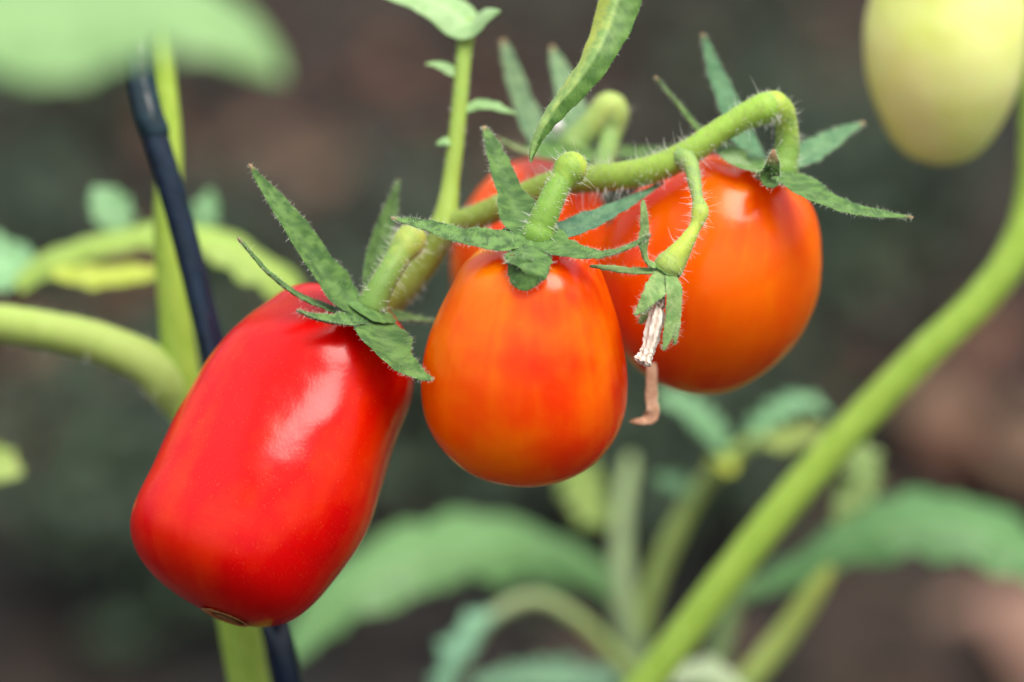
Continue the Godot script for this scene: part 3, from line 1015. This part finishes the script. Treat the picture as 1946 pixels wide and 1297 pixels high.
func build_vine_and_stake() -> void:
	var o := thing("plant_stake", "thin dark navy plastic coated stake behind the red tomato", "stake", at(600, 1560, -36))
	var navy := func(s: float, n: float) -> Color:
		return mixc(Color(0.003, 0.009, 0.022), Color(0.006, 0.018, 0.040), 0.5 + n)
	part("shaft", stalk_mesh([[290, 246, -34, 25], [316, 330, -34, 25], [350, 450, -35, 25], [398, 640, -36, 26], [450, 860, -37, 26], [510, 1140, -38, 28], [550, 1310, -38, 28], [690, 2000, -60, 28]], navy, 20, 10, 0.02).mesh, mats.stake, o)
	part("sleeve", stalk_mesh([[297, 262, -34, 20], [296, 256, -34, 27], [284, 225, -34, 28], [270, 170, -35, 28], [262, 110, -36, 28], [258, 40, -38, 28], [256, -60, -40, 28], [255, -66, -40, 10]], func(s: float, n: float) -> Color:
		return mixc(Color(0.004, 0.016, 0.024), Color(0.008, 0.028, 0.040), 0.5 + n), 20, 8, 0.03).mesh, mats.stake, o)

	o = thing("tomato_vine", "light green vine stem climbing behind the dark stake", "vine", at(520, 1560, -52))
	var vg := func(s: float, n: float) -> Color:
		return mixc(Color(0.27, 0.42, 0.045), Color(0.34, 0.49, 0.07), 0.5 + n)
	var st := stalk_mesh([[560, 1700, -60, 42], [478, 1320, -56, 40], [445, 1150, -55, 39], [395, 950, -54, 38], [350, 740, -53, 35], [328, 560, -53, 30], [318, 420, -53, 27], [322, 280, -53, 24], [310, 130, -54, 22], [298, 0, -55, 21], [286, -120, -56, 20]], vg)
	part("stem", st.mesh, mats.stem, o)
	st = stalk_mesh([[352, 800, -54, 24], [326, 738, -53, 46], [275, 690, -52, 42], [180, 650, -53, 39], [80, 628, -54, 38], [-30, 612, -56, 37], [-150, 600, -60, 34]], func(s: float, n: float) -> Color:
		return mixc(Color(0.36, 0.47, 0.12), Color(0.30, 0.42, 0.09), s + 0.4 * n))
	var sp := part("side_branch", st.mesh, mats.stem, o)
	fuzz_part(stem_fuzz(st, 500, 1.8), sp)

	o = thing("tomato_vine", "thick bright green stem slanting up to the unripe tomato", "vine", at(1100, 1480, -78))
	st = stalk_mesh([[1060, 1500, -106, 34], [1220, 1310, -104, 34], [1350, 1140, -102, 33], [1480, 975, -100, 33], [1610, 825, -98, 33], [1750, 680, -96, 33], [1860, 575, -95, 33], [1930, 480, -94, 34], [1962, 370, -94, 31], [1968, 200, -94, 28], [1968, 0, -94, 27], [1966, -180, -94, 25], [1960, -420, -96, 24]], func(s: float, n: float) -> Color:
		return mixc(Color(0.26, 0.43, 0.05), Color(0.34, 0.52, 0.08), 0.5 + n))
	sp = part("stem", st.mesh, mats.stem, o)
	fuzz_part(stem_fuzz(st, 500, 0.8), sp)


func leaf(called: String, label: String, pts: Array, f0: Vector3, f1: Vector3, a: Color, b: Color, opt := {}) -> Node3D:
	var base := at(pts[0][0], pts[0][1], pts[0][2])
	var o := thing(called, label, "leaf", base)
	var k := {"thick": 0.4, "wavy": 0.2, "fold": 0.15, "pucker": 0.3, "grain": 160.0}
	k.merge(opt, true)
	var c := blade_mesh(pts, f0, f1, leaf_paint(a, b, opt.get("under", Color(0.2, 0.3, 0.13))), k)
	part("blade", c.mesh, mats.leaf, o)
	var rib := []
	for e in pts:
		rib.append([e[0], e[1], e[2] - 0.3, maxf(2.0, minf(9.0, e[3] * 0.12))])
	part("midrib", stalk_mesh(rib, stem_paint(a * 1.3, b * 1.3), 8, 8).mesh, mats.stem, o)
	return o


func build_background_plants() -> void:
	var g1 := Color(0.13, 0.30, 0.13)
	var g2 := Color(0.22, 0.40, 0.20)
	# leaves beside the vine on the left
	leaf("tomato_leaf", "yellow-green arched leaf behind the dark stake", [[30, 540, -100, 30], [90, 495, -100, 34], [190, 458, -100, 40], [300, 440, -100, 48], [400, 450, -100, 56], [480, 490, -100, 56], [545, 545, -100, 44], [600, 610, -100, 6]], Vector3(0, 0.75, 0.5), Vector3(0.35, 0.6, 0.5), Color(0.21, 0.34, 0.05), Color(0.30, 0.43, 0.09), {"fold": -0.25})
	leaf("tomato_leaf", "narrow yellow-green leaf below the arched leaf on the vine", [[100, 520, -96, 14], [180, 528, -96, 24], [260, 522, -96, 22], [330, 510, -97, 5]], Vector3(0, 0.5, 0.8), Vector3(0, 0.5, 0.8), Color(0.34, 0.44, 0.04), Color(0.42, 0.50, 0.07))
	leaf("tomato_leaf", "small blue-green leaflet standing above the arched leaf", [[230, 445, -110, 20], [215, 410, -110, 40], [195, 380, -110, 34], [178, 355, -110, 5]], Vector3(0.2, 0.4, 0.9), Vector3(0.2, 0.4, 0.9), g1, g2)
	leaf("tomato_leaf", "small grey-green leaflet to the right of the vine stem", [[370, 460, -112, 16], [385, 420, -112, 30], [395, 385, -112, 20], [400, 360, -112, 4]], Vector3(0.1, 0.3, 0.9), Vector3(0.1, 0.3, 0.9), g1, g2)
	leaf("tomato_leaf", "grey-green leaf cut off by the left edge above the branch", [[60, 480, -110, 20], [30, 500, -110, 60], [-10, 510, -110, 70], [-70, 520, -110, 20]], Vector3(0.2, 0.6, 0.7), Vector3(0.2, 0.6, 0.7), g1 * 1.1, g2 * 1.1)
	leaf("tomato_leaf", "yellow-green leaf tip at the left edge below the branch", [[-60, 860, -110, 30], [-20, 880, -110, 44], [20, 895, -110, 28], [42, 900, -110, 4]], Vector3(0, 0.5, 0.8), Vector3(0, 0.5, 0.8), Color(0.22, 0.32, 0.06), Color(0.30, 0.40, 0.10))
	# big leaf below the fruit
	leaf("tomato_leaf", "large arched leaf below the middle tomato", [[1190, 1130, -217, 22], [1100, 1075, -210, 48], [1000, 1045, -203, 68], [880, 1035, -196, 78], [760, 1060, -189, 78], [660, 1120, -182, 66], [590, 1190, -179, 44], [545, 1265, -175, 6]], Vector3(0.05, 0.55, 0.8), Vector3(-0.3, 0.45, 0.8), Color(0.075, 0.19, 0.055), Color(0.13, 0.26, 0.095), {"fold": -0.2})
	# right hand leaf
	leaf("tomato_leaf", "broad drooping leaf at the right behind the thick stem", [[1410, 1130, -165, 14], [1500, 1090, -165, 34], [1600, 1035, -165, 52], [1710, 995, -165, 70], [1830, 1000, -165, 80], [1930, 1040, -165, 74], [2030, 1110, -165, 40], [2090, 1180, -165, 5]], Vector3(0.0, 0.6, 0.75), Vector3(0.3, 0.55, 0.7), Color(0.065, 0.17, 0.05), Color(0.10, 0.23, 0.08), {"fold": -0.2})
	# young plant in the middle of the bottom edge
	var o := thing("young_plant", "grey-green young plant with forked stems below the middle tomato", "plant", on_ground(1215, 1420, 0.0))
	var grey := Color(0.25, 0.33, 0.20)
	var lime := Color(0.30, 0.42, 0.12)
	var foot: Vector3 = o.position
	var st := stalk_mesh([[1235, 1700, -202, 32], [1215, 1420, -190, 30], [1200, 1250, -179, 28], [1185, 1130, -176, 24], [1180, 1020, -179, 19], [1188, 930, -184, 16], [1200, 870, -190, 9]], stem_paint(grey, Color(0.27, 0.38, 0.16)))
	part("stem", st.mesh, mats.stem, o)
	st = stalk_mesh([[1205, 1240, -179, 20], [1235, 1130, -174, 19], [1275, 1030, -169, 19], [1330, 930, -164, 17], [1390, 870, -158, 16], [1450, 830, -153, 11]], stem_paint(lime, lime * 1.2))
	part("side_stem", st.mesh, mats.stem, o)
	st = stalk_mesh([[1215, 1300, -176, 16], [1160, 1240, -171, 16], [1100, 1180, -166, 14], [1020, 1140, -164, 14], [940, 1170, -161, 14], [890, 1240, -158, 11], [850, 1330, -155, 4]], stem_paint(lime, grey))
	part("leaf_stalk", st.mesh, mats.stem, o)
	st = stalk_mesh([[1330, 1420, -150, 27], [1410, 1310, -145, 25], [1490, 1210, -143, 24], [1545, 1130, -140, 20], [1580, 1080, -138, 11]], stem_paint(lime, Color(0.34, 0.42, 0.08)))
	part("side_stem", st.mesh, mats.stem, o)
	st = stalk_mesh([[1300, 1420, -176, 24], [1360, 1260, -171, 20], [1395, 1150, -169, 17], [1440, 1100, -166, 8]], stem_paint(Color(0.17, 0.28, 0.12), Color(0.22, 0.34, 0.12)))
	part("side_stem", st.mesh, mats.stem, o)
	var bl := [Color(0.12, 0.28, 0.12), Color(0.20, 0.39, 0.20)]
	var mk := func(pts: Array, f: Vector3, a: Color, b: Color) -> void:
		part("leaflet", blade_mesh(pts, f, f, leaf_paint(a, b, a), {"pucker": 0.3, "grain": 160.0, "wavy": 0.4, "freq": 9.0, "n": 14}).mesh, mats.leaf, o)
	mk.call([[1385, 865, -158, 16], [1355, 825, -155, 41], [1315, 785, -153, 44], [1270, 762, -150, 27], [1245, 755, -150, 4]], Vector3(0.1, 0.75, 0.65), bl[0], bl[1])
	mk.call([[1420, 850, -155, 14], [1450, 810, -155, 27], [1490, 780, -155, 32], [1530, 765, -155, 27], [1575, 790, -155, 4]], Vector3(0.0, 0.85, 0.5), bl[0] * 1.1, bl[1] * 1.15)
	mk.call([[1330, 940, -164, 11], [1295, 925, -164, 22], [1262, 915, -164, 19], [1240, 905, -164, 4]], Vector3(0.0, 0.7, 0.7), bl[0], bl[1] * 0.85)
	mk.call([[1450, 830, -153, 24], [1490, 835, -153, 27], [1540, 825, -153, 16], [1570, 815, -153, 4]], Vector3(0.0, 0.6, 0.8), Color(0.25, 0.36, 0.06), Color(0.33, 0.42, 0.12))
	mk.call([[1385, 870, -157, 11], [1390, 885, -155, 17], [1370, 880, -155, 16], [1345, 872, -155, 4]], Vector3(0.0, 0.5, 0.8), Color(0.36, 0.44, 0.03), Color(0.42, 0.48, 0.05))
	mk.call([[1600, 830, -143, 16], [1630, 870, -143, 36], [1630, 920, -143, 38], [1605, 965, -143, 24], [1590, 1000, -143, 4]], Vector3(0.4, 0.5, 0.8), Color(0.20, 0.32, 0.08), Color(0.30, 0.42, 0.16))
	mk.call([[1150, 1000, -187, 16], [1120, 960, -187, 40], [1100, 910, -187, 40], [1085, 860, -187, 6]], Vector3(0.2, 0.4, 0.9), Color(0.17, 0.28, 0.06), Color(0.26, 0.36, 0.10))
	mk.call([[940, 1165, -161, 11], [900, 1190, -158, 27], [865, 1250, -155, 32], [835, 1320, -153, 16]], Vector3(-0.4, 0.5, 0.7), Color(0.14, 0.32, 0.18), Color(0.22, 0.42, 0.26))
	mk.call([[1200, 1300, -202, 16], [1100, 1290, -202, 35], [1000, 1290, -202, 36], [900, 1310, -202, 16]], Vector3(0, 0.7, 0.6), Color(0.12, 0.26, 0.15), Color(0.18, 0.34, 0.2))
	mk.call([[1260, 1290, -138, 24], [1330, 1275, -138, 32], [1390, 1300, -138, 24], [1430, 1330, -138, 4]], Vector3(0, 0.7, 0.6), Color(0.30, 0.40, 0.22), Color(0.40, 0.48, 0.3))


func build_front_leaves() -> void:
	# curled leaf that comes down from above the frame: pale half turned under, dark upper half beyond the midrib
	var o := thing("tomato_leaf", "folded green leaf tip hanging down into the truss from above", "leaf", at(1178, -120, -4))
	var two := func(s: float, u: float, h: float, n: float) -> Color:
		var pale := mixc(Color(0.17, 0.30, 0.08), Color(0.28, 0.42, 0.13), 0.5 + n)
		pale = mixc(pale, Color(0.42, 0.46, 0.04), (0.62 - s) * 2.0 * clampf(-u * 1.5, 0.0, 1.0) + 0.4 * n)
		var dark := mixc(Color(0.05, 0.13, 0.02), Color(0.11, 0.23, 0.04), 0.5 + n)
		return mixc(pale, dark, (u - 0.12 - maxf(0.0, s - 0.6) * 1.6) * 9.0)
	var c := blade_mesh([[1186, -120, -4, 50], [1178, -40, -2, 46], [1160, 30, 0, 40], [1132, 100, 3, 33], [1092, 160, 4, 27], [1055, 205, 4, 22], [1028, 245, 4, 15], [1013, 280, 4, 9], [1008, 308, 4, 2]], Vector3(-0.35, 0.1, 0.9), Vector3(-0.3, 0.5, 0.8), two, {"fold": -0.5, "wavy": 0.07, "pucker": 0.1, "grain": 300.0, "n": 16, "sides": 34})
	var blade := part("blade", c.mesh, mats.leaf, o)
	fuzz_part(blade_fuzz(c, 500, 0.6), blade)
	# big blurred leaf near the camera, upper left
	leaf("tomato_leaf", "large pale green blurred leaf across the upper left corner", [[-160, -30, 165, 110], [-40, 20, 165, 150], [100, 30, 165, 175], [220, 15, 165, 160], [330, 15, 165, 130], [420, 50, 165, 100], [485, 95, 165, 66], [535, 150, 165, 8]], Vector3(0.0, 0.75, 0.65), Vector3(0.3, 0.7, 0.6), Color(0.14, 0.28, 0.095), Color(0.21, 0.35, 0.145), {"fold": -0.1, "wavy": 0.08})
